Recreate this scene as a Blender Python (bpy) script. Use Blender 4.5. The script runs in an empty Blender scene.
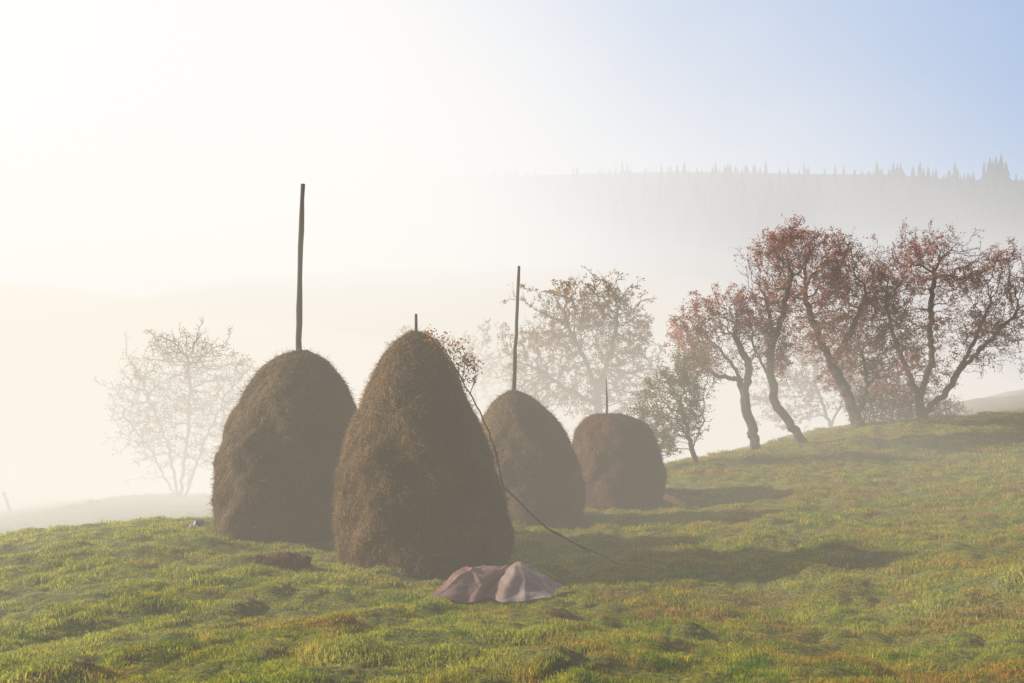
import bpy, math, random
import numpy as np
from mathutils import Vector, noise as mnoise
random.seed(7); rng=np.random.default_rng(7)
F=853.0; HY=390.0
def P(px,py,d):
    return np.array([(px-512)/F*d, d, -(py-HY)/F*d])
scene=bpy.context.scene
root=scene.collection
scene.view_settings.view_transform='Standard'; scene.view_settings.look='None'; scene.view_settings.exposure=0

# ---------------------------------------------------------------- helpers
def newmat(name):
    m=bpy.data.materials.new(name); m.use_nodes=True
    nt=m.node_tree; nt.nodes.clear()
    out=nt.nodes.new('ShaderNodeOutputMaterial')
    return m,nt,out
def N(nt,t,**kw):
    n=nt.nodes.new(t)
    for k,v in kw.items(): setattr(n,k,v)
    return n
def ramp(nt,fac,stops):
    r=nt.nodes.new('ShaderNodeValToRGB'); e=r.color_ramp.elements
    while len(e)<len(stops): e.new(0.5)
    for el,(p,c) in zip(e,stops):
        el.position=p; el.color=(*c,1) if len(c)==3 else c
    nt.links.new(fac,r.inputs[0]); return r.outputs[0]
def noise_node(nt,vec,scale,detail=4,rough=0.55):
    n=nt.nodes.new('ShaderNodeTexNoise'); n.inputs['Scale'].default_value=scale
    n.inputs['Detail'].default_value=detail; n.inputs['Roughness'].default_value=rough
    nt.links.new(vec,n.inputs['Vector']); return n.outputs['Fac']
def mixc(nt,fac,a,b,blend='MIX'):
    m=nt.nodes.new('ShaderNodeMix'); m.data_type='RGBA'; m.blend_type=blend
    for s,v in ((m.inputs[0],fac),(m.inputs[6],a),(m.inputs[7],b)):
        if hasattr(v,'links'): nt.links.new(v,s)
        elif isinstance(v,(int,float)): s.default_value=v
        else: s.default_value=(*v,1)
    return m.outputs[2]
def math_n(nt,op,a,b=None,clamp=False):
    m=nt.nodes.new('ShaderNodeMath'); m.operation=op; m.use_clamp=clamp
    for i,v in enumerate((a,b)):
        if v is None: continue
        if hasattr(v,'links'): nt.links.new(v,m.inputs[i])
        else: m.inputs[i].default_value=v
    return m.outputs[0]
def maprange(nt,v,a,b,c=0.,d=1.,smooth=True):
    m=nt.nodes.new('ShaderNodeMapRange'); m.interpolation_type='SMOOTHSTEP' if smooth else 'LINEAR'
    for i,x in enumerate((v,a,b,c,d)):
        if hasattr(x,'links'): nt.links.new(x,m.inputs[i])
        else: m.inputs[i].default_value=x
    return m.outputs[0]
def mesh_obj(name,verts,faces,mats,matidx=None,smooth=False,parent=None,link=True):
    me=bpy.data.meshes.new(name)
    verts=np.asarray(verts,dtype=np.float32)
    if isinstance(faces,np.ndarray):
        k=faces.shape[1]; nf=len(faces)
        me.vertices.add(len(verts)); me.vertices.foreach_set('co',verts.ravel())
        me.loops.add(nf*k); me.loops.foreach_set('vertex_index',faces.astype(np.int32).ravel())
        me.polygons.add(nf); me.polygons.foreach_set('loop_start',np.arange(0,nf*k,k,dtype=np.int32))
        me.polygons.foreach_set('loop_total',np.full(nf,k,dtype=np.int32))
        me.update(calc_edges=True); me.validate()
    else:
        me.from_pydata([tuple(v) for v in verts],[],faces)
    for m in mats: me.materials.append(m)
    if matidx is not None: me.polygons.foreach_set('material_index',np.asarray(matidx,dtype=np.int32))
    me.polygons.foreach_set('use_smooth',np.full(len(me.polygons),smooth))
    me.update()
    o=bpy.data.objects.new(name,me)
    if link: root.objects.link(o)
    if parent: o.parent=parent
    return o
def sstep(a,b,x):
    t=np.clip((x-a)/(b-a),0,1); return t*t*(3-2*t)

# ---------------------------------------------------------------- terrain
ctrl=[]
def C(px,py,d): ctrl.append(P(px,py,d))
for a in [(0,683,7),(250,683,7),(512,683,7),(760,683,6.8),(1024,683,6.4),
          (0,610,11.5),(200,605,12.2),(425,578,13.9),(495,598,12.7),(285,549,17),(535,531,20.5),(625,514,23.6),
          (700,466,30),(757,452,33),(1024,411,46),(1000,500,20),(890,545,15.2),(1024,450,30),(1024,600,10.5),
          (690,492,25.5),(800,482,26),(855,428,36),(930,420,38),(700,570,14.5),(960,404,60),(1024,389,70),
          (0,547,18),(100,533,19.5),(210,522,21.5),(-150,570,17),(-150,640,10)]: C(*a)
for a in [(0,0,-1.75),(0,3,-1.95),(0,-12,-1.2),(-20,-10,-2.2),(20,-10,.2),(-20,8,-3.2),(25,10,-.8),(40,20,1),
          (-16,30,-5.2),(-10,32,-4.9),(-3,32,-4.5),(-26,22,-4.9),(-15.5,42,-5.2),(-30,45,-6.6),(0,48,-6.2),(4,40,-4.8),
          (8,50,-5),(15,60,-5),(60,60,2.4),(75,90,4),(-35,62,-7.6),(-10,80,-10),(15,90,-10),(60,120,0),(-50,95,-9.3),(-60,0,-6),(-80,50,-9),
          (0,-60,3),(-60,-60,-2),(60,-60,6),(90,0,7)]: ctrl.append(np.array(a,float))
ctrl=np.array(ctrl); CX=ctrl[:,:2]
def phi(A,B): 
    q2=((A[:,None,:]-B[None,:,:])**2).sum(-1); return np.sqrt(q2+9.0)
n=len(CX); K=np.zeros((n+3,n+3)); K[:n,:n]=phi(CX,CX)-np.eye(n)*0.15
K[:n,n]=1; K[:n,n+1:]=CX; K[n,:n]=1; K[n+1:,:n]=CX.T
WT=np.linalg.solve(K,np.concatenate([ctrl[:,2],[0,0,0]])); NC=n
rx=np.array([-400,0,120,250,420,560,700,850,930,985,1024,1150,1500]); ry=np.array([150,175,165,176,172,174,172,170,178,181,186,200,210.])
def wav(x,y,s,seed,k=6):
    r=np.zeros_like(x)
    g=np.random.default_rng(seed)
    for i in range(k):
        a=g.uniform(0,6.28); f=s*g.uniform(.6,1.8); r+=np.sin((x*math.cos(a)+y*math.sin(a))*f+g.uniform(0,6.28))
    return r/k
def H(x,y):
    x=np.atleast_1d(np.asarray(x,float)); y=np.atleast_1d(np.asarray(y,float))
    z=np.zeros_like(x)
    for i in range(0,len(x),20000):
        X=np.stack([x[i:i+20000],y[i:i+20000]],1)
        z[i:i+20000]=phi(X,CX)@WT[:NC]+WT[NC]+X@WT[NC+1:]
    r=np.hypot(x,y)
    z+=0.18*wav(x,y,0.8,3)*sstep(3,8,r)+0.12*wav(x,y,2.1,5)*sstep(3,8,r)
    hum=wav(x+.4*wav(x,y,2,31),y+.4*wav(x,y,2,32),4.2,6,9); hu2=wav(x+.2*wav(x,y,5,33),y+.2*wav(x,y,5,34),9,16,9)
    z+=(0.22*np.abs(hum)+.10*np.abs(hu2))*sstep(3,6,r)*(1-sstep(50,80,r))
    px=512+x/600*F
    rz=(HY-np.interp(px,rx,ry))/F*600+2.5*wav(x,y*0,0.03,11)
    far=-18+wav(x,y,.02,8)*2+(rz+18)*sstep(170,640,y+20*wav(x,y,.012,9))**.8
    far=far-sstep(640,1500,y)*60
    far=np.where(y<0,0,far)
    return z*(1-sstep(95,170,r))+far*sstep(95,170,r)
def Hs(x,y): return float(H(x,y)[0])

angs=np.concatenate([np.linspace(-50,50,561),np.linspace(54,306,64)])*math.pi/180
rs=np.concatenate([[0.4,1.2,2.2,3.2,4],np.geomspace(4.6,1500,460),[1800,2400]])
A,R=np.meshgrid(angs,rs); X=(R*np.sin(A)).ravel(); Y=(R*np.cos(A)).ravel(); Z=H(X,Y)
na=len(angs); nr=len(rs)
i,j=np.meshgrid(np.arange(nr-1),np.arange(na),indexing='ij'); j2=(j+1)%na
fc=np.stack([i*na+j,i*na+j2,(i+1)*na+j2,(i+1)*na+j],-1).reshape(-1,4)[:,::-1]

def grass_color(nt):
    geo=N(nt,'ShaderNodeNewGeometry'); pos=geo.outputs['Position']
    n1=noise_node(nt,pos,0.8,5,.65); n2=noise_node(nt,pos,3.0,5,.7); n3=noise_node(nt,pos,0.25,4,.6)
    n4=noise_node(nt,pos,8,4,.6)
    green=ramp(nt,n2,[(.36,(.09,.19,.008)),(.5,(.30,.37,.016)),(.64,(.60,.54,.05))])
    brown=ramp(nt,n4,[(.35,(.28,.15,.02)),(.65,(.66,.38,.08))])
    f=math_n(nt,'ADD',math_n(nt,'MULTIPLY',n1,.6),math_n(nt,'MULTIPLY',n4,.4))
    sep=N(nt,'ShaderNodeSeparateXYZ'); nt.links.new(pos,sep.inputs[0])
    bx=math_n(nt,'MAXIMUM',math_n(nt,'MINIMUM',math_n(nt,'MULTIPLY',sep.outputs[0],0.006),.02),-.05)
    f=math_n(nt,'ADD',f,bx)
    fy=maprange(nt,sep.outputs[1],36,60,0,.3); f=math_n(nt,'ADD',f,fy)
    mask=ramp(nt,f,[(.47,(0,0,0)),(.60,(.85,.85,.85))])
    col=mixc(nt,mask,green,brown)
    n3b=math_n(nt,'SUBTRACT',n3,math_n(nt,'MULTIPLY',sep.outputs[0],0.012))
    col=mixc(nt,ramp(nt,n3b,[(.42,(0,0,0)),(.64,(.6,.6,.6))]),col,(.60,.57,.22))
    return col,pos,sep
m_ground,nt,out=newmat('ground_turf')
col,pos,sep=grass_color(nt)
n5=noise_node(nt,pos,22,5,.7)
col=mixc(nt,ramp(nt,n5,[(.38,(.9,.9,.9)),(.62,(.15,.15,.15))]),col,(.045,.05,.012))
hill=maprange(nt,sep.outputs[1],130,240)
nf=noise_node(nt,pos,.02,5)
col=mixc(nt,hill,col,ramp(nt,nf,[(.4,(.02,.035,.022)),(.62,(.08,.08,.04))]))
b=N(nt,'ShaderNodeBsdfPrincipled'); b.inputs['Roughness'].default_value=.9; b.inputs['Specular IOR Level'].default_value=.1
nt.links.new(col,b.inputs['Base Color'])
bp=N(nt,'ShaderNodeBump'); bp.inputs['Strength'].default_value=1; bp.inputs['Distance'].default_value=.07
nt.links.new(n5,bp.inputs['Height']); nt.links.new(bp.outputs[0],b.inputs['Normal']); nt.links.new(b.outputs[0],out.inputs[0])
ground=mesh_obj('ground',np.stack([X,Y,Z],1),fc,[m_ground],smooth=True)

# ---------------------------------------------------------------- grass
m_grass,nt,out=newmat('grass_blades')
col,pos,sep=grass_color(nt)
geo=N(nt,'ShaderNodeNewGeometry')
col=mixc(nt,1.0,col,ramp(nt,geo.outputs['Random Per Island'],[(0,(.45,.5,.4)),(1,(1.5,1.45,1.3))]),'MULTIPLY')
d=N(nt,'ShaderNodeBsdfDiffuse'); tr=N(nt,'ShaderNodeBsdfTranslucent'); mx=N(nt,'ShaderNodeMixShader'); mx.inputs[0].default_value=.45
nt.links.new(col,d.inputs[0]); nt.links.new(mixc(nt,1.0,col,(1.25,1.25,.8),'MULTIPLY'),tr.inputs[0]); nt.links.new(d.outputs[0],mx.inputs[1]); nt.links.new(tr.outputs[0],mx.inputs[2]); nt.links.new(mx.outputs[0],out.inputs[0])
gcol=bpy.data.collections.new('grass_tuft_sources')
def tuft(k,nb,spread,h0,h1,w):
    V=[];Fa=[]
    for b_ in range(nb):
        a=rng.uniform(0,6.283); r=spread*math.sqrt(rng.uniform()); x=r*math.cos(a);y=r*math.sin(a)
        h=rng.uniform(h0,h1)*(1.15-.5*r/spread); la=rng.uniform(0,6.283); l=h*rng.uniform(.3,1.3); f=rng.uniform(0,6.283); ww=w*rng.uniform(.6,1.3)
        dx,dy=math.cos(f)*ww/2,math.sin(f)*ww/2; lx,ly=math.cos(la)*l,math.sin(la)*l
        i0=len(V)
        V+= [(x-dx,y-dy,-.02),(x+dx,y+dy,-.02),(x+dx*.8+lx*.4,y+dy*.8+ly*.4,h*.65),(x-dx*.8+lx*.4,y-dy*.8+ly*.4,h*.65),(x+lx,y+ly,h)]
        Fa+=[(i0,i0+1,i0+2,i0+3),(i0+3,i0+2,i0+4)]
    o=mesh_obj('tuft_%d'%k,V,Fa,[m_grass],link=False); gcol.objects.link(o)
for k in range(5): tuft(k,38,.10,.012,.046,.007)
pts=[];scl=[]
def scatter(r0,r1,dens,s0,s1):
    amax=math.radians(36); area=(r1*r1-r0*r0)*amax; cnt=int(area*dens)
    r=np.sqrt(rng.uniform(r0*r0,r1*r1,cnt)); a=rng.uniform(-amax,amax,cnt)
    x=r*np.sin(a); y=r*np.cos(a); cl=wav(x,y,5.5,21,9)*1.9+wav(x,y,1.6,23,6)*.9
    kp=rng.uniform(0,1,cnt)<np.clip(.8+cl,.3,1); x=x[kp];y=y[kp];cl=cl[kp]
    pts.append(np.stack([x,y],1)); scl.append(rng.uniform(s0,s1,len(x))*np.clip(1+.75*cl,.45,1.8))
scatter(4.5,11,210,.5,1.1); scatter(11,18,95,.7,1.35); scatter(18,30,38,.9,1.7); scatter(30,48,11,1.2,2.2)
pts=np.concatenate(pts); scl=np.concatenate(scl)
V=np.column_stack([pts,H(pts[:,0],pts[:,1])])
gm=bpy.data.meshes.new('grass'); gm.vertices.add(len(V)); gm.vertices.foreach_set('co',V.astype(np.float32).ravel())
at=gm.attributes.new('scl','FLOAT','POINT'); at.data.foreach_set('value',scl.astype(np.float32))
at=gm.attributes.new('rz','FLOAT','POINT'); at.data.foreach_set('value',rng.uniform(0,6.283,len(V)).astype(np.float32))
gm.update(); grass=bpy.data.objects.new('grass',gm); root.objects.link(grass)
ng=bpy.data.node_groups.new('scatter_grass','GeometryNodeTree')
ng.interface.new_socket('Geometry',in_out='INPUT',socket_type='NodeSocketGeometry'); ng.interface.new_socket('Geometry',in_out='OUTPUT',socket_type='NodeSocketGeometry')
gi=ng.nodes.new('NodeGroupInput'); go=ng.nodes.new('NodeGroupOutput')
mp=ng.nodes.new('GeometryNodeMeshToPoints'); iop=ng.nodes.new('GeometryNodeInstanceOnPoints'); ci=ng.nodes.new('GeometryNodeCollectionInfo')
ci.inputs['Collection'].default_value=gcol; ci.inputs['Separate Children'].default_value=True; ci.inputs['Reset Children'].default_value=True
iop.inputs['Pick Instance'].default_value=True
na1=ng.nodes.new('GeometryNodeInputNamedAttribute'); na1.data_type='FLOAT'; na1.inputs[0].default_value='scl'
na2=ng.nodes.new('GeometryNodeInputNamedAttribute'); na2.data_type='FLOAT'; na2.inputs[0].default_value='rz'
cb=ng.nodes.new('ShaderNodeCombineXYZ'); L=ng.links.new
L(gi.outputs[0],mp.inputs[0]); L(mp.outputs[0],iop.inputs['Points']); L(ci.outputs[0],iop.inputs['Instance'])
L(na2.outputs[0],cb.inputs[2]); L(cb.outputs[0],iop.inputs['Rotation']); L(na1.outputs[0],iop.inputs['Scale']); L(iop.outputs[0],go.inputs[0])
md=grass.modifiers.new('scatter','NODES'); md.node_group=ng

# ---------------------------------------------------------------- hay
def hay_mat(name,dark,light,island=True):
    m,nt,out=newmat(name); geo=N(nt,'ShaderNodeNewGeometry')
    n1=noise_node(nt,geo.outputs['Position'],11,5,.7); n2=noise_node(nt,geo.outputs['Position'],1.5,4)
    c=ramp(nt,n1,[(.3,dark),(.7,light)])
    c=mixc(nt,1.0,c,ramp(nt,n2,[(.35,(.68,.66,.64)),(.65,(1.15,1.12,1.05))]),'MULTIPLY')
    if island: c=mixc(nt,1.0,c,ramp(nt,geo.outputs['Random Per Island'],[(0,(.45,.45,.45)),(.8,(1.2,1.2,1.15)),(1,(2.0,1.95,1.8))]),'MULTIPLY')
    b=N(nt,'ShaderNodeBsdfPrincipled'); b.inputs['Roughness'].default_value=.8; b.inputs['Specular IOR Level'].default_value=.2
    nt.links.new(c,b.inputs['Base Color'])
    bp=N(nt,'ShaderNodeBump'); bp.inputs['Distance'].default_value=.04; nt.links.new(n1,bp.inputs['Height']); nt.links.new(bp.outputs[0],b.inputs['Normal'])
    if island:
        tr=N(nt,'ShaderNodeBsdfTranslucent'); nt.links.new(c,tr.inputs[0]); mx=N(nt,'ShaderNodeMixShader'); mx.inputs[0].default_value=.35
        nt.links.new(b.outputs[0],mx.inputs[1]); nt.links.new(tr.outputs[0],mx.inputs[2]); nt.links.new(mx.outputs[0],out.inputs[0])
    else: nt.links.new(b.outputs[0],out.inputs[0])
    return m
m_hay=hay_mat('hay_core',(.08,.048,.02),(.20,.12,.055),False); m_straw=hay_mat('hay_strands',(.25,.145,.058),(.50,.31,.135))
m_hay2=hay_mat('old_hay_core',(.06,.026,.014),(.13,.06,.03),False); m_straw2=hay_mat('old_hay_strands',(.19,.075,.03),(.38,.17,.07))
m_wood,nt,out=newmat('weathered_wood'); geo=N(nt,'ShaderNodeNewGeometry'); nn=noise_node(nt,geo.outputs['Position'],9,5)
b=N(nt,'ShaderNodeBsdfPrincipled'); b.inputs['Roughness'].default_value=.85; nt.links.new(ramp(nt,nn,[(.3,(.035,.024,.016)),(.7,(.10,.07,.05))]),b.inputs['Base Color']); nt.links.new(b.outputs[0],out.inputs[0])
def tube(path,radii,sides=8):
    path=np.asarray(path,float); V=[];Fa=[]
    for k,p in enumerate(path):
        t=path[min(k+1,len(path)-1)]-path[max(k-1,0)]; t/=np.linalg.norm(t)+1e-9
        u=np.cross(t,[0.3,1,0.1]); u/=np.linalg.norm(u)+1e-9; v=np.cross(t,u)
        for s in range(sides):
            a=6.28318*s/sides; V.append(p+(u*math.cos(a)+v*math.sin(a))*radii[k])
    for k in range(len(path)-1):
        for s in range(sides):
            s2=(s+1)%sides; Fa.append((k*sides+s,k*sides+s2,(k+1)*sides+s2,(k+1)*sides+s))
    Fa.append(tuple(range(sides))[::-1]); Fa.append(tuple((len(path)-1)*sides+s for s in range(sides)))
    return V,Fa
def strands_mesh(name,P0,D,Nn,length,width,mat,parent,droop=.3):
    n=len(P0); side=np.cross(D,Nn); side/=np.linalg.norm(side,axis=1)[:,None]+1e-9
    L_=length[:,None]; w=width[:,None]
    p1=P0+D*L_*.5+Nn*(L_*.10); p2=P0+D*L_+Nn*L_*rng.uniform(-.15,.22,(n,1)); p2[:,2]-=length*droop*.3
    V=np.stack([P0-side*w/2,P0+side*w/2,p1+side*w/2,p1-side*w/2,p2+side*w*.3,p2-side*w*.3],1).reshape(-1,3)
    b_=np.arange(n)[:,None]*6
    Fq=np.concatenate([b_+np.array([[0,1,2,3]]),b_+np.array([[3,2,4,5]])],0)
    return mesh_obj(name,V,Fq,[mat],parent=parent)
def haystack(d,prof,basepy,pole,count,mats,seed):
    g=np.random.default_rng(seed)
    emp=bpy.data.objects.new('haystack',None); root.objects.link(emp)
    zs=np.array([-(p[0]-HY)/F*d for p in prof]); cx=np.array([((p[1]+p[2])/2-512)/F*d for p in prof]); rr=np.array([(p[2]-p[1])/2/F*d for p in prof])-.04
    bx=cx[-1]; bz=Hs(bx,d)
    zs=np.append(zs,min(zs[-1],bz)-.35); cx=np.append(cx,cx[-1]); rr=np.append(rr,rr[-1]*.93)
    zz=zs[0]+(zs[-1]-zs[0])*np.linspace(0,1,60)**1.6
    ci_=np.interp(-zz,-zs,cx); ri=np.interp(-zz,-zs,rr)
    for _ in range(2): ri[1:-1]=(ri[:-2]+2*ri[1:-1]+ri[2:])/4
    def disp(a,z):
        v=0
        for f,am,ph in ((2,.028,1),(3,.026,2.2),(5,.022,.5),(8,.020,4),(13,.014,2),(21,.010,3)):
            v=v+am*np.sin(f*a+ph+seed+1.8*np.sin(z*(.8+.3*f)+ph)+.9*np.sin(z*2.3*(1+.1*f)+2*a))
        return v
    def surf(a,t):
        z=zs[0]+(zs[-1]-zs[0])*t**1.6
        c=np.interp(-z,-zz,ci_); r=np.interp(-z,-zz,ri); r=r*(1+disp(a,z)*np.clip(t*4,0,1))
        return np.stack([c+r*np.cos(a),d+r*np.sin(a),z],-1)
    na_=96; T,A_=np.meshgrid(np.linspace(0,1,60),np.linspace(0,2*math.pi,na_,endpoint=False),indexing='ij')
    V=surf(A_.ravel(),T.ravel()); V+=g.normal(0,.014,V.shape)
    i,j=np.meshgrid(np.arange(59),np.arange(na_),indexing='ij'); j2=(j+1)%na_
    Fq=np.stack([i*na_+j,(i+1)*na_+j,(i+1)*na_+j2,i*na_+j2],-1).reshape(-1,4)[:,::-1]
    mesh_obj('hay_body',V,Fq,[mats[0]],smooth=True,parent=emp)
    t=g.uniform(0,1,count); a=g.uniform(0,2*math.pi,count)
    keep=g.uniform(0,1,count)<np.clip(np.interp(t,np.linspace(0,1,60),ri)/ri.max()+.12,0,1); t=t[keep];a=a[keep]
    t=np.clip(t,.002,.985)
    p=surf(a,t); p2=surf(a,t+.012); pa=surf(a+.02,t)
    dn=p2-p; dn/=np.linalg.norm(dn,axis=1)[:,None]+1e-9; ta=pa-p; ta/=np.linalg.norm(ta,axis=1)[:,None]+1e-9
    nn_=np.cross(dn,ta); rad=np.stack([np.cos(a),np.sin(a),0.3+0*a],-1); nn_*=np.sign((nn_*rad).sum(1))[:,None]
    wild=g.uniform(0,1,(len(t),1))<.35
    D=dn*np.where(wild,g.uniform(-.3,.6,(len(t),1)),1)+ta*g.normal(0,1,(len(t),1))*np.where(wild,1.2,.6)+nn_*g.uniform(-.08,.45,(len(t),1)); D/=np.linalg.norm(D,axis=1)[:,None]
    ln=g.uniform(.05,.22,len(t)); wd=g.uniform(.004,.010,len(t))
    strands_mesh('hay_strands',p-nn_*.012,D,nn_,ln,wd,mats[1],emp,.2)
    cnt=1800; a=g.uniform(0,2*math.pi,cnt); r=rr[-2]*(.92+np.abs(g.normal(0,.13,cnt))); x=cx[-1]+r*np.cos(a); y=d+r*np.sin(a)
    p=np.stack([x,y,H(x,y)+.03+g.uniform(0,.05,cnt)],1); D=g.normal(0,1,(cnt,3)); D[:,2]*=.25; D/=np.linalg.norm(D,axis=1)[:,None]
    nn_=np.tile([0,0,1.],(cnt,1)); strands_mesh('hay_skirt',p,D,nn_,g.uniform(.08,.2,cnt),g.uniform(.005,.012,cnt),mats[1],emp,0)
    pts_=[P(px,py,d) for px,py,_ in pole]; path=[];rad_=[]
    for k in range(len(pts_)-1):
        ns=max(1,int(np.linalg.norm(pts_[k+1]-pts_[k])/.3))
        for s in range(ns):
            f=s/ns; q=pts_[k]*(1-f)+pts_[k+1]*f; q=q+g.normal(0,.006,3); path.append(q); rad_.append((pole[k][2]*(1-f)+pole[k+1][2]*f)*g.uniform(.88,1.14))
    path.append(pts_[-1]); rad_.append(pole[-1][2])
    V,Fa=tube(path,rad_); mesh_obj('centre_pole',V,Fa,[m_wood],smooth=True,parent=emp)
    return emp
haystack(18.5,[(351,296,304),(354,284,317),(360,272,328),(370,260,338),(385,249,349),(410,236,357),(450,224,361),(480,220,362),(505,217,362),(530,219,360),(548,226,354)],548,
   [(300,420,.07),(299,340,.065),(300,262,.058),(303,184,.048)],44000,(m_hay,m_straw),1)
haystack(15.4,[(332,411,420),(336,403,430),(343,393,439),(355,384,449),(375,371,459),(400,360,470),(430,351,483),(460,344,493),(500,339,503),(535,338,510),(560,342,510),(577,352,503)],577,
   [(416,400,.04),(416,330,.030),(416,314,.026)],58000,(m_hay,m_straw),2)
haystack(22,[(391,510,517),(394,502,527),(402,491,540),(418,482,556),(435,477,568),(455,474,577),(485,473,583),(512,474,587),(530,479,583)],530,
   [(513,440,.055),(515,360,.05),(517,310,.046),(519,266,.036)],32000,(m_hay,m_straw),3)
haystack(25,[(414,596,620),(417,586,633),(422,579,645),(432,574,654),(450,571,661),(475,570,666),(500,571,667),(514,576,664)],514,
   [(607,450,.04),(607,400,.032),(606,377,.012)],28000,(m_hay2,m_straw2),4)

def clump(name,px,py,d,rx_,h,cnt,mat,core):
    p0=P(px,py,d); emp=bpy.data.objects.new(name,None); root.objects.link(emp)
    import bmesh
    bm=bmesh.new(); bmesh.ops.create_icosphere(bm,subdivisions=4,radius=1)
    for v in bm.verts:
        nz=mnoise.noise(v.co*2.2+Vector((px,0,0)))
        v.co*=1+.45*nz
        x=p0[0]+v.co.x*rx_; y=p0[1]+v.co.y*rx_*.6; z=Hs(x,y)+v.co.z*h; v.co=(x,y,z)
    me=bpy.data.meshes.new('mound'); bm.to_mesh(me); me.materials.append(core); o=bpy.data.objects.new('mound',me); root.objects.link(o); o.parent=emp
    a=rng.uniform(0,6.283,cnt); r=np.sqrt(rng.uniform(0,1,cnt))*1.25; x=p0[0]+r*rx_*np.cos(a); y=p0[1]+r*rx_*.6*np.sin(a)
    z=H(x,y)+h*np.sqrt(np.clip(1-r*r,0,1))*.9+.01
    D=rng.normal(0,1,(cnt,3)); D[:,2]=np.abs(D[:,2])*.35; D/=np.linalg.norm(D,axis=1)[:,None]
    strands_mesh('straws',np.stack([x,y,z],1),D,np.tile([0,0,1.],(cnt,1)),rng.uniform(.06,.18,cnt),rng.uniform(.005,.012,cnt),mat,emp,0)
clump('hay_pile',288,573,14.2,.38,.28,900,m_straw2,m_hay2)
clump('hay_pile',266,566,14.6,.22,.14,300,m_straw2,m_hay2)
clump('dirt_clod',88,680,7.2,.05,.05,40,m_straw,m_hay2)
clump('hay_pile',690,493,25.2,.7,.12,500,m_straw,m_hay)

# ---------------------------------------------------------------- trees
def bark_mat():
    m,nt,out=newmat('bark'); geo=N(nt,'ShaderNodeNewGeometry'); nn=noise_node(nt,geo.outputs['Position'],12,5,.7)
    b=N(nt,'ShaderNodeBsdfPrincipled'); b.inputs['Roughness'].default_value=.9
    nt.links.new(ramp(nt,nn,[(.3,(.032,.020,.018)),(.7,(.105,.068,.060))]),b.inputs['Base Color'])
    bp=N(nt,'ShaderNodeBump'); bp.inputs['Distance'].default_value=.03; nt.links.new(nn,bp.inputs['Height']); nt.links.new(bp.outputs[0],b.inputs['Normal'])
    nt.links.new(b.outputs[0],out.inputs[0]); return m
m_bark=bark_mat()
def leaf_mat(name,stops):
    m,nt,out=newmat(name); geo=N(nt,'ShaderNodeNewGeometry')
    c=ramp(nt,geo.outputs['Random Per Island'],stops)
    nn=noise_node(nt,geo.outputs['Position'],.9,2); c=mixc(nt,1.0,c,ramp(nt,nn,[(.35,(.65,.65,.65)),(.65,(1.3,1.3,1.3))]),'MULTIPLY')
    d=N(nt,'ShaderNodeBsdfDiffuse'); tr=N(nt,'ShaderNodeBsdfTranslucent'); mx=N(nt,'ShaderNodeMixShader'); mx.inputs[0].default_value=.5
    nt.links.new(c,d.inputs[0]); nt.links.new(c,tr.inputs[0]); nt.links.new(d.outputs[0],mx.inputs[1]); nt.links.new(tr.outputs[0],mx.inputs[2]); nt.links.new(mx.outputs[0],out.inputs[0]); return m
m_red=leaf_mat('autumn_leaves_red',[(0,(.28,.10,.095)),(.5,(.54,.215,.185)),(1,(.64,.35,.25))])
m_yel=leaf_mat('autumn_leaves_yellow',[(0,(.22,.11,.03)),(.5,(.46,.24,.07)),(1,(.54,.33,.10))])
m_grn=leaf_mat('autumn_leaves_green',[(0,(.08,.08,.02)),(.5,(.20,.17,.035)),(1,(.40,.24,.06))])
m_org=leaf_mat('autumn_leaves_orange',[(0,(.28,.08,.02)),(.6,(.5,.18,.04)),(1,(.55,.3,.07))])
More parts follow.
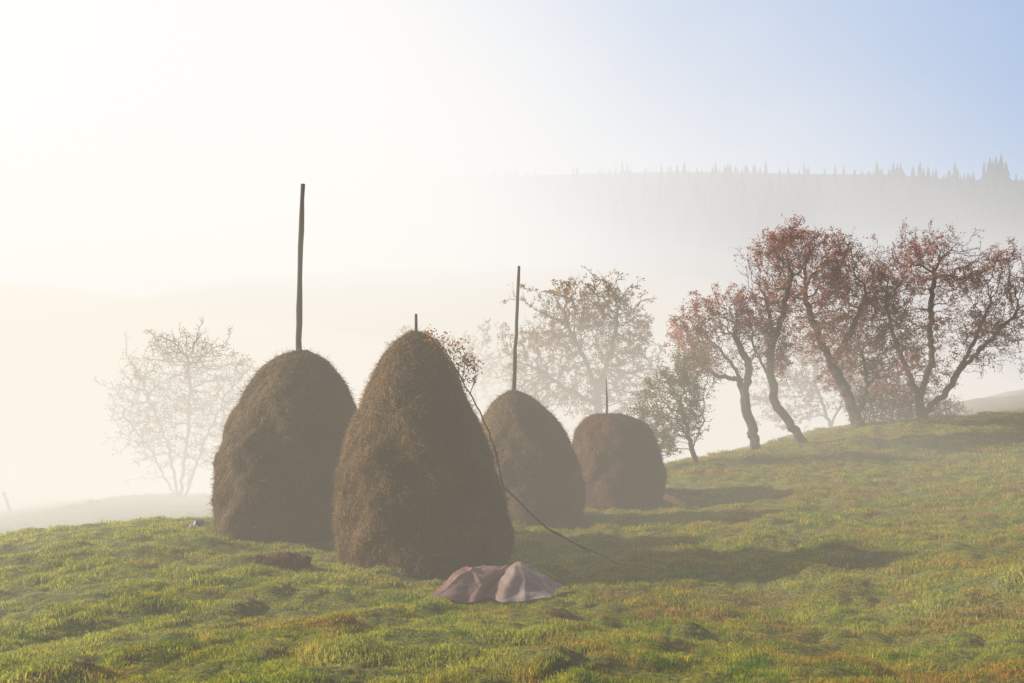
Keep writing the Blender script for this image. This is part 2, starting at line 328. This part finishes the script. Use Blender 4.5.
def tree(name,d,stems,blobs,natt,leafmat,nleaf,leafsize=.06,step=.17,dk=.24,tip=.009,seed=1,depthf=.8,twigs=2,base_r=.16,cap=8000):
    g=np.random.default_rng(seed)
    nodes=[];par=[]
    for st in stems:
        pl=[P(q[0],q[1],d+q[2]) for q in st]
        p0=pl[0]
        if not len(nodes) or (len(st[0])>3 and st[0][3]=='g'):
            p0=p0.copy(); p0[2]=Hs(p0[0],p0[1])-.08; nodes.append(p0); par.append(-1); cur=len(nodes)-1
        else:
            dd=[np.linalg.norm(q-p0) for q in nodes]; cur=int(np.argmin(dd))
        for q in pl[1:]:
            s=nodes[cur]; k=max(1,int(np.linalg.norm(q-s)/step))
            for m_ in range(1,k+1):
                f=m_/k; w=s*(1-f)+q*f+g.normal(0,.035,3)*(1 if m_<k else 0)
                nodes.append(w); par.append(cur if m_==1 else len(nodes)-2)
            cur=len(nodes)-1
    tot=sum(b[2]*b[3] for b in blobs); att=[]
    for (bx,by,brx,bry,*rest) in blobs:
        k=int(natt*brx*bry/tot); u=g.normal(0,1,(k,3)); u/=np.linalg.norm(u,axis=1)[:,None]; u*=g.uniform(.1,1,(k,1))**.45*(1+.25*g.normal(0,1,(k,1))**2*.4)
        c=P(bx,by,d+(rest[0] if rest else 0)); s=d/F
        att.append(c+u*np.array([brx*s,(brx+bry)/2*s*depthf,bry*s]))
    att=np.concatenate(att); nd=np.array(nodes); 
    D2=((att[:,None]-nd[None])**2).sum(-1); ni=D2.argmin(1); nd2=D2.min(1); alive=np.ones(len(att),bool)
    pos=list(nodes)
    for it in range(90):
        alive&=nd2>dk*dk
        if not alive.any(): break
        ids=np.where(alive)[0]; acc={}
        for a_ in ids:
            k=int(ni[a_]); v=att[a_]-pos[k]; v=v/np.linalg.norm(v)
            acc[k]=acc[k]+v if k in acc else v
        new=[];np_=[]
        for k,v in acc.items():
            v=v/(np.linalg.norm(v)+1e-6)
            if par[k]>=0:
                pd=pos[k]-pos[par[k]]; v=v+.35*pd/(np.linalg.norm(pd)+1e-6)
            v=v+g.normal(0,.38,3); v/=np.linalg.norm(v)+1e-6
            new.append(pos[k]+v*step); np_.append(k)
        b0=len(pos)
        for a_,b_ in zip(new,np_): pos.append(a_); par.append(b_)
        Dn=((att[ids][:,None]-np.array(new)[None])**2).sum(-1); mi=Dn.argmin(1); mv=Dn.min(1)
        up=mv<nd2[ids]; ni[ids[up]]=b0+mi[up]; nd2[ids[up]]=mv[up]
        if len(pos)>cap: break
    pos=np.array(pos); n_=len(pos); par=np.array(par)
    acc=np.zeros(n_); e=2.2; hasc=np.zeros(n_,bool); hasc[par[par>=0]]=True
    for k in range(n_-1,-1,-1):
        if not hasc[k]: acc[k]+=tip**e
        if par[k]>=0: acc[par[k]]+=acc[k]
    rad=acc**(1/e); mxr=rad.max(); rad=np.where(rad>.03,.03+(rad-.03)*(base_r-.03)/max(mxr-.03,.01),rad)
    seg=[(pos[par[k]],pos[k],min(rad[par[k]],rad[k]*1.5 if rad[k]<.05 else rad[par[k]]),rad[k]) for k in range(n_) if par[k]>=0]
    thin=np.where(rad<tip*2.6)[0]; tipsP=[]
    for k in thin:
        for _ in range(twigs):
            if g.uniform()<.25: continue
            dr=g.normal(0,1,3); 
            if par[k]>=0: q=pos[k]-pos[par[k]]; dr+=1.3*q/np.linalg.norm(q)
            dr[2]+=.25; dr/=np.linalg.norm(dr); l=g.uniform(.12,.36); m1=pos[k]+dr*l*.5; m2=m1+(dr+g.normal(0,.35,3))*l*.5
            seg.append((pos[k],m1,tip*.7,tip*.55)); seg.append((m1,m2,tip*.55,tip*.3)); tipsP+= [m1,m2]
    A0=np.array([s[0] for s in seg]);B0=np.array([s[1] for s in seg]);ra=np.array([s[2] for s in seg]);rb=np.array([s[3] for s in seg])
    allV=[];allF=[];base=0
    for sides,msk in ((7,ra>=.03),(3,ra<.03)):
        a_=A0[msk];b_=B0[msk];r1=ra[msk];r2=rb[msk]; t=b_-a_; t/=np.linalg.norm(t,axis=1)[:,None]+1e-9
        ref=np.tile([.31,.9,.2],(len(a_),1)); u=np.cross(t,ref); u/=np.linalg.norm(u,axis=1)[:,None]+1e-9; v=np.cross(t,u)
        an=np.arange(sides)*6.28318/sides; ca=np.cos(an)[None,:,None]; sa=np.sin(an)[None,:,None]
        ring=u[:,None]*ca+v[:,None]*sa
        VV=np.concatenate([a_[:,None]-t[:,None]*r1[:,None,None]*.25+ring*r1[:,None,None],b_[:,None]+t[:,None]*r2[:,None,None]*.25+ring*r2[:,None,None]],1)
        s=np.arange(sides); s2=(s+1)%sides; fq=np.stack([s,s2,s2+sides,s+sides],1)
        FF=(np.arange(len(a_))[:,None,None]*2*sides+fq[None]).reshape(-1,4)+base
        allV.append(VV.reshape(-1,3)); allF.append(FF); base+=len(VV)*2*sides
    nb=sum(len(f) for f in allF)
    cand=np.array(tipsP) if tipsP else pos[thin]
    if nleaf:
        w=np.array([mnoise.noise(Vector(c)*.9+Vector((seed*7.,0,0))) for c in cand]); w=np.clip(w+.35,.03,1)**1.5; w/=w.sum()
        k=g.choice(len(cand),nleaf,p=w); c=cand[k]+g.normal(0,.06,(nleaf,3)); u=g.normal(0,1,(nleaf,3)); u/=np.linalg.norm(u,axis=1)[:,None]
        v=np.cross(u,g.normal(0,1,(nleaf,3))); v/=np.linalg.norm(v,axis=1)[:,None]; s=leafsize*g.uniform(.6,1.3,(nleaf,1))
        VV=np.stack([c-u*s*.6,c+v*s*.35,c+u*s*.6,c-v*s*.35],1).reshape(-1,3)
        allV.append(VV); allF.append(np.arange(nleaf*4).reshape(-1,4)+base)
    Fq=np.concatenate(allF); mi=np.zeros(len(Fq),int); mi[nb:]=1
    return mesh_obj(name,np.concatenate(allV),Fq,[m_bark,leafmat],mi,smooth=False)

tree('apple_tree',33,[[(757,451,0),(752,425,0),(745,400,0),(738,375,.2),(722,352,0)],[(745,400,0),(748,365,-.3),(735,335,0)],[(740,382,.1),(715,375,-.6),(700,365,-.8)]],
  [(712,330,38,32),(735,316,30,24,.8),(698,355,26,22,-.8),(745,345,26,28),(725,362,26,16)],1900,m_red,12000,seed=11,base_r=.19,leafsize=.07)
tree('apple_tree',33.5,[[(806,445,0),(790,423,0),(775,402,0),(770,370,0),(772,330,0),(766,300,0)],[(771,350,0),(780,320,.5),(790,285,.5)],[(772,385,0),(755,350,.5),(750,320,.5)]],
  [(768,272,26,32),(790,248,32,22,.6),(760,315,24,30,-.5),(785,310,20,34,.6),(775,355,16,24)],1600,m_red,10000,seed=12,base_r=.17,leafsize=.07)
tree('apple_tree',36,[[(858,427,0),(850,400,0),(832,365,0),(818,335,0),(805,300,0)],[(832,365,0),(850,335,.5),(862,305,.5)],[(856,415,0),(868,385,-.5),(862,350,-.6)]],
  [(818,268,46,36),(800,254,32,22,1),(850,296,42,40,.6),(830,330,38,28,-.8),(870,350,30,36),(853,375,30,22,.8),(885,318,24,32)],3800,m_red,32000,seed=13,base_r=.24,leafsize=.072)
tree('apple_tree',38,[[(926,419,0),(918,395,0),(905,365,0),(893,335,0),(885,300,0)],[(920,400,0),(932,360,.4),(930,310,.4),(935,270,.3)],[(926,415,0),(945,395,-.3),(968,355,-.3),(985,315,0)],[(958,370,-.3),(985,345,.2),(1010,320,0)]],
  [(905,283,38,44),(937,258,36,28,.8),(895,340,30,38,-1),(960,300,32,40),(993,272,34,28,.5),(1015,312,38,30),(985,345,32,26,-.8),(925,365,30,30),(900,385,28,24,1)],4400,m_red,32000,seed=14,base_r=.22,leafsize=.072,cap=10000)
tree('apple_tree',46,[[(600,425,0),(598,395,0),(585,360,0),(570,330,0)],[(598,390,0),(612,350,0),(618,315,0)],[(596,405,0),(560,385,0),(540,370,0)]],
  [(580,330,52,46),(612,320,38,38,1),(545,355,42,38),(625,370,40,42,-1),(592,300,38,22),(580,385,60,30),(530,385,26,28)],4200,m_yel,28000,leafsize=.10,seed=15,base_r=.22,tip=.012,step=.2,dk=.28)
tree('apple_tree',30,[[(698,463,0),(692,450,0),(688,430,0),(682,410,0)],[(692,450,0),(702,425,0)]],
  [(674,398,32,34),(662,425,26,26),(690,378,24,26),(690,420,18,22)],1400,m_grn,11000,seed=16,base_r=.09,leafsize=.062)
tree('plum_tree',50,[[(835,440,0),(825,410,0),(815,385,0)],[(830,425,0),(845,395,0)]],
  [(815,372,46,34),(785,400,34,28),(850,380,32,30)],1800,m_yel,14000,leafsize=.11,seed=17,base_r=.12,step=.24,dk=.34)
tree('plum_tree',58,[[(478,430,0),(476,400,0),(470,370,0)]],
  [(470,370,44,38),(500,385,30,34)],1300,m_yel,6000,leafsize=.11,seed=18,base_r=.13,step=.28,dk=.40)
tree('bare_tree',41,[[(178,478,0),(170,450,0),(158,420,0),(145,390,0)],[(180,472,0,'g'),(188,435,0),(190,395,0),(188,360,0)],[(184,474,0,'g'),(205,440,0),(222,405,0)],[(176,474,.3,'g'),(150,450,.5),(132,425,0)]],
  [(180,378,52,42),(147,405,36,40),(220,392,34,44,.8),(180,430,54,38,-1),(182,352,32,24)],4400,m_yel,9000,seed=19,base_r=.08,tip=.010,leafsize=.08)
def shrub(px,py,d,w,h,mat,nl,seed):
    st=[[(px+k*w*.25,py,k*.3,'g'),(px+k*w*.5,py-h*.7,k*.4)] for k in (-1.3,-.5,.4,1.2)]
    tree('shrub',d,st,[(px,py-h*.5,w,h*.62)],800,mat,nl,seed=seed,base_r=.04,step=.14,dk=.18,tip=.009)
shrub(888,421,38.5,30,36,m_red,5000,31); shrub(868,424,37,20,28,m_grn,3000,32); shrub(915,419,39,24,26,m_red,3000,33)
shrub(652,458,31,20,38,m_grn,3500,34); shrub(948,415,40,14,14,m_red,900,35)

emp=bpy.data.objects.new('dry_branch',None); root.objects.link(emp)
def rod(name,pl,r0,r1,parent):
    pth=[];rd=[]
    P3=[P(*q) for q in pl]
    for k in range(len(P3)-1):
        for s in range(5): pth.append(P3[k]*(1-s/5)+P3[k+1]*s/5+rng.normal(0,.008,3))
    pth.append(P3[-1]); rd=np.linspace(r0,r1,len(pth)); V,Fa=tube(pth,rd,6); return mesh_obj(name,V,Fa,[m_wood],smooth=True,parent=parent),pth
rod('stem',[(590,552,15.3),(545,527,14.9),(503,487,14.5),(494,445,14.5),(480,412,14.7),(462,380,14.8),(445,350,14.9),(430,336,15.1)],.018,.010,emp)
rod('stem_tip',[(494,445,14.5),(497,458,14.3),(496,470,14.1)],.012,.006,emp)
rod('lower_stem',[(545,527,14.9),(578,545,15.2),(622,565,14.9)],.015,.007,emp)
rod('side_twig',[(462,380,14.8),(466,360,14.9),(462,345,15)],.009,.004,emp)
rod('side_twig',[(470,395,14.8),(476,372,15),(472,352,15.2)],.009,.004,emp)
nl=650; c0=np.array([P(a,b,14.95) for a,b in [(430,336),(440,342),(450,348),(458,350),(463,362),(470,360),(456,368),(468,378),(474,370),(495,455)]])
k=rng.integers(0,len(c0),nl); c=c0[k]+rng.normal(0,1,(nl,3))*np.array([.09,.12,.09]); u=rng.normal(0,1,(nl,3));u/=np.linalg.norm(u,axis=1)[:,None]; v=np.cross(u,rng.normal(0,1,(nl,3))); v/=np.linalg.norm(v,axis=1)[:,None]; s=.045*rng.uniform(.6,1.3,(nl,1))
mesh_obj('leaves',np.stack([c-u*s*.6,c+v*s*.4,c+u*s*.6,c-v*s*.4],1).reshape(-1,3),np.arange(nl*4).reshape(-1,4),[m_org],parent=emp)

# ---------------------------------------------------------------- tarp
m_tarp,nt,out=newmat('plastic_sheeting'); geo=N(nt,'ShaderNodeNewGeometry'); nn=noise_node(nt,geo.outputs['Position'],3,4)
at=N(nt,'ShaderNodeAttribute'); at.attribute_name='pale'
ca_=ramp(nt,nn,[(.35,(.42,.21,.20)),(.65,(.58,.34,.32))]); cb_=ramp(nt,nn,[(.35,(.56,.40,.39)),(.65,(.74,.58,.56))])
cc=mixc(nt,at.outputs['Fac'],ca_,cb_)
b=N(nt,'ShaderNodeBsdfPrincipled'); b.inputs['Roughness'].default_value=.24; b.inputs['Specular IOR Level'].default_value=.6; nt.links.new(cc,b.inputs['Base Color'])
bp=N(nt,'ShaderNodeBump'); bp.inputs['Distance'].default_value=.008; n2=noise_node(nt,geo.outputs['Position'],8,3); nt.links.new(n2,bp.inputs['Height']); nt.links.new(bp.outputs[0],b.inputs['Normal'])
tr=N(nt,'ShaderNodeBsdfTranslucent'); nt.links.new(cc,tr.inputs[0]); mx=N(nt,'ShaderNodeMixShader'); mx.inputs[0].default_value=.35
nt.links.new(b.outputs[0],mx.inputs[1]); nt.links.new(tr.outputs[0],mx.inputs[2]); nt.links.new(mx.outputs[0],out.inputs[0])
nu,nv=150,80; U,Vv=np.meshgrid(np.linspace(-1,1,nu),np.linspace(-1,1,nv)); U=U.ravel();Vv=Vv.ravel()
c=P(494,597,12.45)
xe=.88*U+.14*Vv+.02*np.sin(Vv*5+U*3)
front=-.50+.30*np.exp(-((U-.05)/.15)**2)+.18*np.clip(U,0,1)+.015*np.sin(U*17); back=.44-.14*np.clip(U-.5,0,1)+.02*np.sin(U*13)
ye=front+(back-front)*(Vv+1)/2
x=c[0]+xe; y=c[1]+ye
ridge=np.interp(U,[-1,-.85,-.7,-.4,-.1,.02,.12,.28,.5,.75,1],[.03,.16,.30,.33,.35,.34,.38,.43,.37,.24,.03])
prof=np.interp(Vv,[-1,-.5,0,.45,.8,1],[.0,.26,.60,.92,1,.7])
h=ridge*prof
cr1=np.maximum(0,1-np.abs(U-.04-.15*Vv)/.08)*.05; cr2=np.maximum(0,1-np.abs(U+.55-.3*Vv)/.07)*.02; cr3=np.maximum(0,1-np.abs(U-.5+.2*Vv)/.08)*.025; cr4=np.maximum(0,1-np.abs(U+.25+.5*Vv)/.06)*.018
edge=np.clip(np.minimum((1-np.abs(U))*5,(1-np.abs(Vv))*4),0,1)
fold=.008*np.abs(np.sin(U*8+Vv*4+1.3*np.sin(Vv*3)))+.007*np.abs(np.sin(Vv*5-U*6))
z=H(x,y).copy(); z=z*.5+.5*z.mean()+.06+h-cr1*edge+(cr2+cr3+cr4)*edge+fold
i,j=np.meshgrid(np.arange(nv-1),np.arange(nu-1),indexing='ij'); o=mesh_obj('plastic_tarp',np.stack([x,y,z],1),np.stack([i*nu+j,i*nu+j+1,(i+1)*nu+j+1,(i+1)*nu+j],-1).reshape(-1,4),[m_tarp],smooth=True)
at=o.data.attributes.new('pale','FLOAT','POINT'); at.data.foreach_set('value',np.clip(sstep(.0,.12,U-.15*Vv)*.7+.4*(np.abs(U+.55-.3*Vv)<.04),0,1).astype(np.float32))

# small items
m_blue,nt,out=newmat('blue_plastic'); b=N(nt,'ShaderNodeBsdfPrincipled'); b.inputs['Base Color'].default_value=(.08,.10,.17,1); nt.links.new(b.outputs[0],out.inputs[0])
c=P(201,528,19)
U,Vv=np.meshgrid(np.linspace(-1,1,24),np.linspace(-1,1,16)); U=U.ravel();Vv=Vv.ravel(); x=c[0]+U*.2+.03*Vv;y=c[1]+Vv*.2
z=H(x,y)+.04+.14*np.clip(1-U*U*.8-Vv*Vv*.8,0,1)**.5+.02*np.sin(U*9+Vv*5)
i,j=np.meshgrid(np.arange(15),np.arange(23),indexing='ij'); mesh_obj('plastic_sack',np.stack([x,y,z],1),np.stack([i*24+j,i*24+j+1,(i+1)*24+j+1,(i+1)*24+j],-1).reshape(-1,4),[m_blue],smooth=True)
m_cut,nt,out=newmat('cut_wood'); geo=N(nt,'ShaderNodeNewGeometry'); nn=noise_node(nt,geo.outputs['Position'],12,4); b=N(nt,'ShaderNodeBsdfPrincipled'); nt.links.new(ramp(nt,nn,[(.3,(.28,.15,.07)),(.7,(.5,.30,.15))]),b.inputs['Base Color']); nt.links.new(b.outputs[0],out.inputs[0])
a_=P(664,490,23.2);b_=P(685,494,23.0); a_[2]=Hs(a_[0],a_[1])+.36; b_[2]=Hs(b_[0],b_[1])+.12
V,Fa=tube([a_,(a_+b_)/2+[0,0,.01],b_],[.09,.095,.085],9); mesh_obj('wooden_log',V,Fa,[m_cut],smooth=False)
a_=P(12,492,40); a_[2]=Hs(a_[0],a_[1])-.1; b_=a_+[-.4,0,1.1]
V,Fa=tube([a_,(a_+b_)/2,b_],[.08,.075,.06],7); mesh_obj('fence_post',V,Fa,[m_wood])

# ---------------------------------------------------------------- spruce forest
m_spr,nt,out=newmat('spruce_needles'); geo=N(nt,'ShaderNodeNewGeometry'); b=N(nt,'ShaderNodeBsdfDiffuse')
nt.links.new(ramp(nt,geo.outputs['Random Per Island'],[(0,(.012,.022,.014)),(1,(.035,.05,.028))]),b.inputs[0]); nt.links.new(b.outputs[0],out.inputs[0])
TX=[];TY=[];TH=[]
def fpos(px,y,h): TX.append((px-512)/F*y); TY.append(y); TH.append(h)
for _ in range(1300):
    y=rng.uniform(300,530); px=rng.uniform(-150,1250)
    fpos(px,y,rng.uniform(5,11))
for px0,cnt,sp_,h0 in ((880,16,14,6),(925,14,18,7),(960,12,14,9),(1012,14,14,9),(1060,20,40,8),(745,5,14,6),(700,3,10,5),(805,5,10,5),(570,4,22,4),(640,4,15,4),(430,5,30,5),(205,8,18,8),(120,8,30,7),(300,6,30,5)):
    for _ in range(cnt): fpos(px0+rng.normal(0,1)*sp_,rng.uniform(590,612),h0*rng.uniform(.4,1.15))
for px,h in ((984,17),(990,20),(996,21),(1001,23),(1006,18),(993,18),(988,16),(999,17),(955,17),(968,9),(936,12),(920,9),(880,9),(868,7),(1016,10),(905,7),(745,10),(807,8),(713,6),(200,12),(215,9),(120,10)): fpos(px,600,h)
V=[];Fa=[]
TZ=H(np.array(TX),np.array(TY))
for x,y,z,h in zip(TX,TY,TZ,TH):
    w=h*rng.uniform(.17,.26)
    for t in range(5):
        i0=len(V); zb=z+h*(.04+t*.18); zt=z+h*min(1,.36+t*.18); rr_=w*(1-t*.19)
        k=7
        for s in range(k):
            a=6.283*s/k+rng.uniform(-.3,.3); q=rr_*rng.uniform(.65,1.25); V.append((x+q*math.cos(a),y+q*math.sin(a),zb-rng.uniform(0,.05)*h))
        V.append((x,y,zt))
        for s in range(k): Fa.append((i0+s,i0+(s+1)%k,i0+k))
mesh_obj('spruce_forest',V,Fa,[m_spr])

# ---------------------------------------------------------------- fog banks
def fog(name,c,r,sig,J,lump=.12,sub=5,seed=0):
    import bmesh
    m,nt,out=newmat(name+'_vapour')
    ab=N(nt,'ShaderNodeVolumeAbsorption'); ab.inputs['Color'].default_value=(0,0,0,1); ab.inputs['Density'].default_value=sig
    em=N(nt,'ShaderNodeEmission'); em.inputs[0].default_value=(*J,1); em.inputs[1].default_value=sig  # fog glows by itself; emission stands in for daylight scattered in it
    ad=N(nt,'ShaderNodeAddShader'); nt.links.new(ab.outputs[0],ad.inputs[0]); nt.links.new(em.outputs[0],ad.inputs[1]); nt.links.new(ad.outputs[0],out.inputs['Volume'])
    bm=bmesh.new(); bmesh.ops.create_icosphere(bm,subdivisions=sub,radius=1)
    for v in bm.verts:
        nz=mnoise.noise(v.co*1.7+Vector((seed*3.1,1,2)))+.5*mnoise.noise(v.co*4+Vector((seed*5.1,1,2)))
        q=v.co*(1+lump*nz); v.co=(c[0]+q.x*r[0],c[1]+q.y*r[1],c[2]+q.z*r[2])
    me=bpy.data.meshes.new(name); bm.to_mesh(me); bm.free(); me.materials.append(m)
    o=bpy.data.objects.new(name,me); root.objects.link(o); return o
fog('fog_bank',(-55,62,-5),(60,54,12),.070,(.98,.94,.86),seed=4)
fog('fog_bank',(-5,80,-6),(50,48,16),.026,(.91,.87,.81),seed=5)
fog('fog_bank',(35,85,-6),(70,56,18),.011,(.80,.74,.72),seed=6)
fog('fog_bank',(-21,24,-3),(35,50,7),.010,(1.0,.90,.74),lump=.05,seed=7)
# valley fog: varying density, with its own glow in place of scattered sunlight
m,nt,out=newmat('valley_fog_vapour')
geo=N(nt,'ShaderNodeNewGeometry'); sep=N(nt,'ShaderNodeSeparateXYZ'); nt.links.new(geo.outputs['Position'],sep.inputs[0]); X_,Y_,Z_=sep.outputs
nz=noise_node(nt,geo.outputs['Position'],.014,3)
zt=maprange(nt,X_,-120,80,138,24)
zt=math_n(nt,'ADD',zt,math_n(nt,'MULTIPLY',math_n(nt,'SUBTRACT',nz,.5),maprange(nt,X_,-60,120,110,60)))
zn=math_n(nt,'DIVIDE',math_n(nt,'SUBTRACT',Z_,zt),maprange(nt,X_,-60,120,50,38))
dz=maprange(nt,zn,-1,.9,1,.0)
dy=maprange(nt,Y_,95,160)
dl=maprange(nt,math_n(nt,'ADD',X_,math_n(nt,'MULTIPLY',Y_,.9)),-60,10)
xs=maprange(nt,X_,-200,160,1.5,1.0)
dens=math_n(nt,'MULTIPLY',math_n(nt,'MULTIPLY',math_n(nt,'MULTIPLY',math_n(nt,'MULTIPLY',dz,dy),dl),xs),.015)
hz=math_n(nt,'MULTIPLY',maprange(nt,X_,0,300,.0030,.0005),maprange(nt,Z_,120,185,1,.12))
dens=math_n(nt,'ADD',dens,math_n(nt,'MULTIPLY',math_n(nt,'MULTIPLY',dy,dl),hz))
cr=ramp(nt,maprange(nt,X_,-260,330,0,1,False),[(0,(1.05,1.05,1.04)),(.40,(1.0,.985,.96)),(.75,(.78,.785,.81)),(1,(.58,.64,.74))])  # sunward brightening put into the emitted fog colour, whiter left, bluer right
ab=N(nt,'ShaderNodeVolumeAbsorption'); ab.inputs['Color'].default_value=(0,0,0,1); nt.links.new(dens,ab.inputs['Density'])
em=N(nt,'ShaderNodeEmission'); nt.links.new(cr,em.inputs[0]); nt.links.new(dens,em.inputs[1])
ad=N(nt,'ShaderNodeAddShader'); nt.links.new(ab.outputs[0],ad.inputs[0]); nt.links.new(em.outputs[0],ad.inputs[1]); nt.links.new(ad.outputs[0],out.inputs['Volume'])
m.cycles.volume_step_rate=.8
x0,x1,y0,y1,z0,z1=-600,650,95,680,-40,205
V=[(x,y,z) for x in (x0,x1) for y in (y0,y1) for z in (z0,z1)]
mesh_obj('valley_fog',V,[(0,1,3,2),(4,6,7,5),(0,4,5,1),(2,3,7,6),(0,2,6,4),(1,5,7,3)],[m])

# ---------------------------------------------------------------- light
SUN=Vector((-1,.20,0)).normalized(); el=math.radians(24); sd=Vector((SUN.x*math.cos(el),SUN.y*math.cos(el),math.sin(el)))
sl=bpy.data.lights.new('sun','SUN'); sl.energy=5; sl.angle=math.radians(.5); sl.color=(1,.91,.70)
so=bpy.data.objects.new('sun',sl); root.objects.link(so); so.rotation_euler=(-sd).to_track_quat('-Z','Y').to_euler()
w=bpy.data.worlds.new('World'); scene.world=w; w.use_nodes=True; nt=w.node_tree; nt.nodes.clear()
out=N(nt,'ShaderNodeOutputWorld'); bg=N(nt,'ShaderNodeBackground'); sky=N(nt,'ShaderNodeTexSky'); sky.sky_type='NISHITA'; sky.sun_disc=False
sky.sun_elevation=el; sky.sun_rotation=math.atan2(SUN.x,SUN.y); bg.inputs[1].default_value=.10; nt.links.new(sky.outputs[0],bg.inputs[0])
tc=N(nt,'ShaderNodeTexCoord'); vm=N(nt,'ShaderNodeVectorMath',operation='DOT_PRODUCT'); nt.links.new(tc.outputs['Generated'],vm.inputs[0])
sp=N(nt,'ShaderNodeSeparateXYZ'); nt.links.new(tc.outputs['Generated'],sp.inputs[0])
gd=Vector(((-100-512),853,390-150)).normalized(); vm.inputs[1].default_value=gd
bgb=N(nt,'ShaderNodeBackground'); bgb.inputs[0].default_value=(.15,.43,.92,1)
nt.links.new(math_n(nt,'MULTIPLY',maprange(nt,vm.outputs['Value'],-.1,.45,.12,.95),maprange(nt,sp.outputs[2],.42,.85,1,.25)),bgb.inputs[1])
mb=N(nt,'ShaderNodeMixShader'); mb.inputs[0].default_value=.8; nt.links.new(bg.outputs[0],mb.inputs[1]); nt.links.new(bgb.outputs[0],mb.inputs[2])
mpn=N(nt,'ShaderNodeMapping'); mpn.inputs['Scale'].default_value=(1,1,2.6); nt.links.new(tc.outputs['Generated'],mpn.inputs[0])
wn=noise_node(nt,mpn.outputs[0],3.0,6,.55)
lowh=maprange(nt,sp.outputs[2],.38,.18,0,.12)
dd=math_n(nt,'ADD',math_n(nt,'ADD',vm.outputs['Value'],lowh),math_n(nt,'MULTIPLY',math_n(nt,'SUBTRACT',wn,.5),.22))
gl=ramp(nt,dd,[(.46,(0,0,0)),(.64,(.18,.18,.18)),(.82,(.50,.50,.50)),(.93,(.80,.80,.80)),(.995,(1,1,1))])
bg2=N(nt,'ShaderNodeBackground'); bg2.inputs[0].default_value=(1,.995,.98,1); bg2.inputs[1].default_value=1.03
mx=N(nt,'ShaderNodeMixShader'); nt.links.new(gl,mx.inputs[0]); nt.links.new(mb.outputs[0],mx.inputs[1]); nt.links.new(bg2.outputs[0],mx.inputs[2]); nt.links.new(mx.outputs[0],out.inputs[0])

cam=bpy.data.cameras.new('camera'); co=bpy.data.objects.new('camera',cam); root.objects.link(co); co.location=(0,0,0); co.rotation_euler=(math.pi/2,0,0)
cam.sensor_width=36; cam.lens=36*F/1024; cam.shift_y=(HY-341.5)/1024; cam.clip_end=6000; cam.clip_start=.05
scene.camera=co
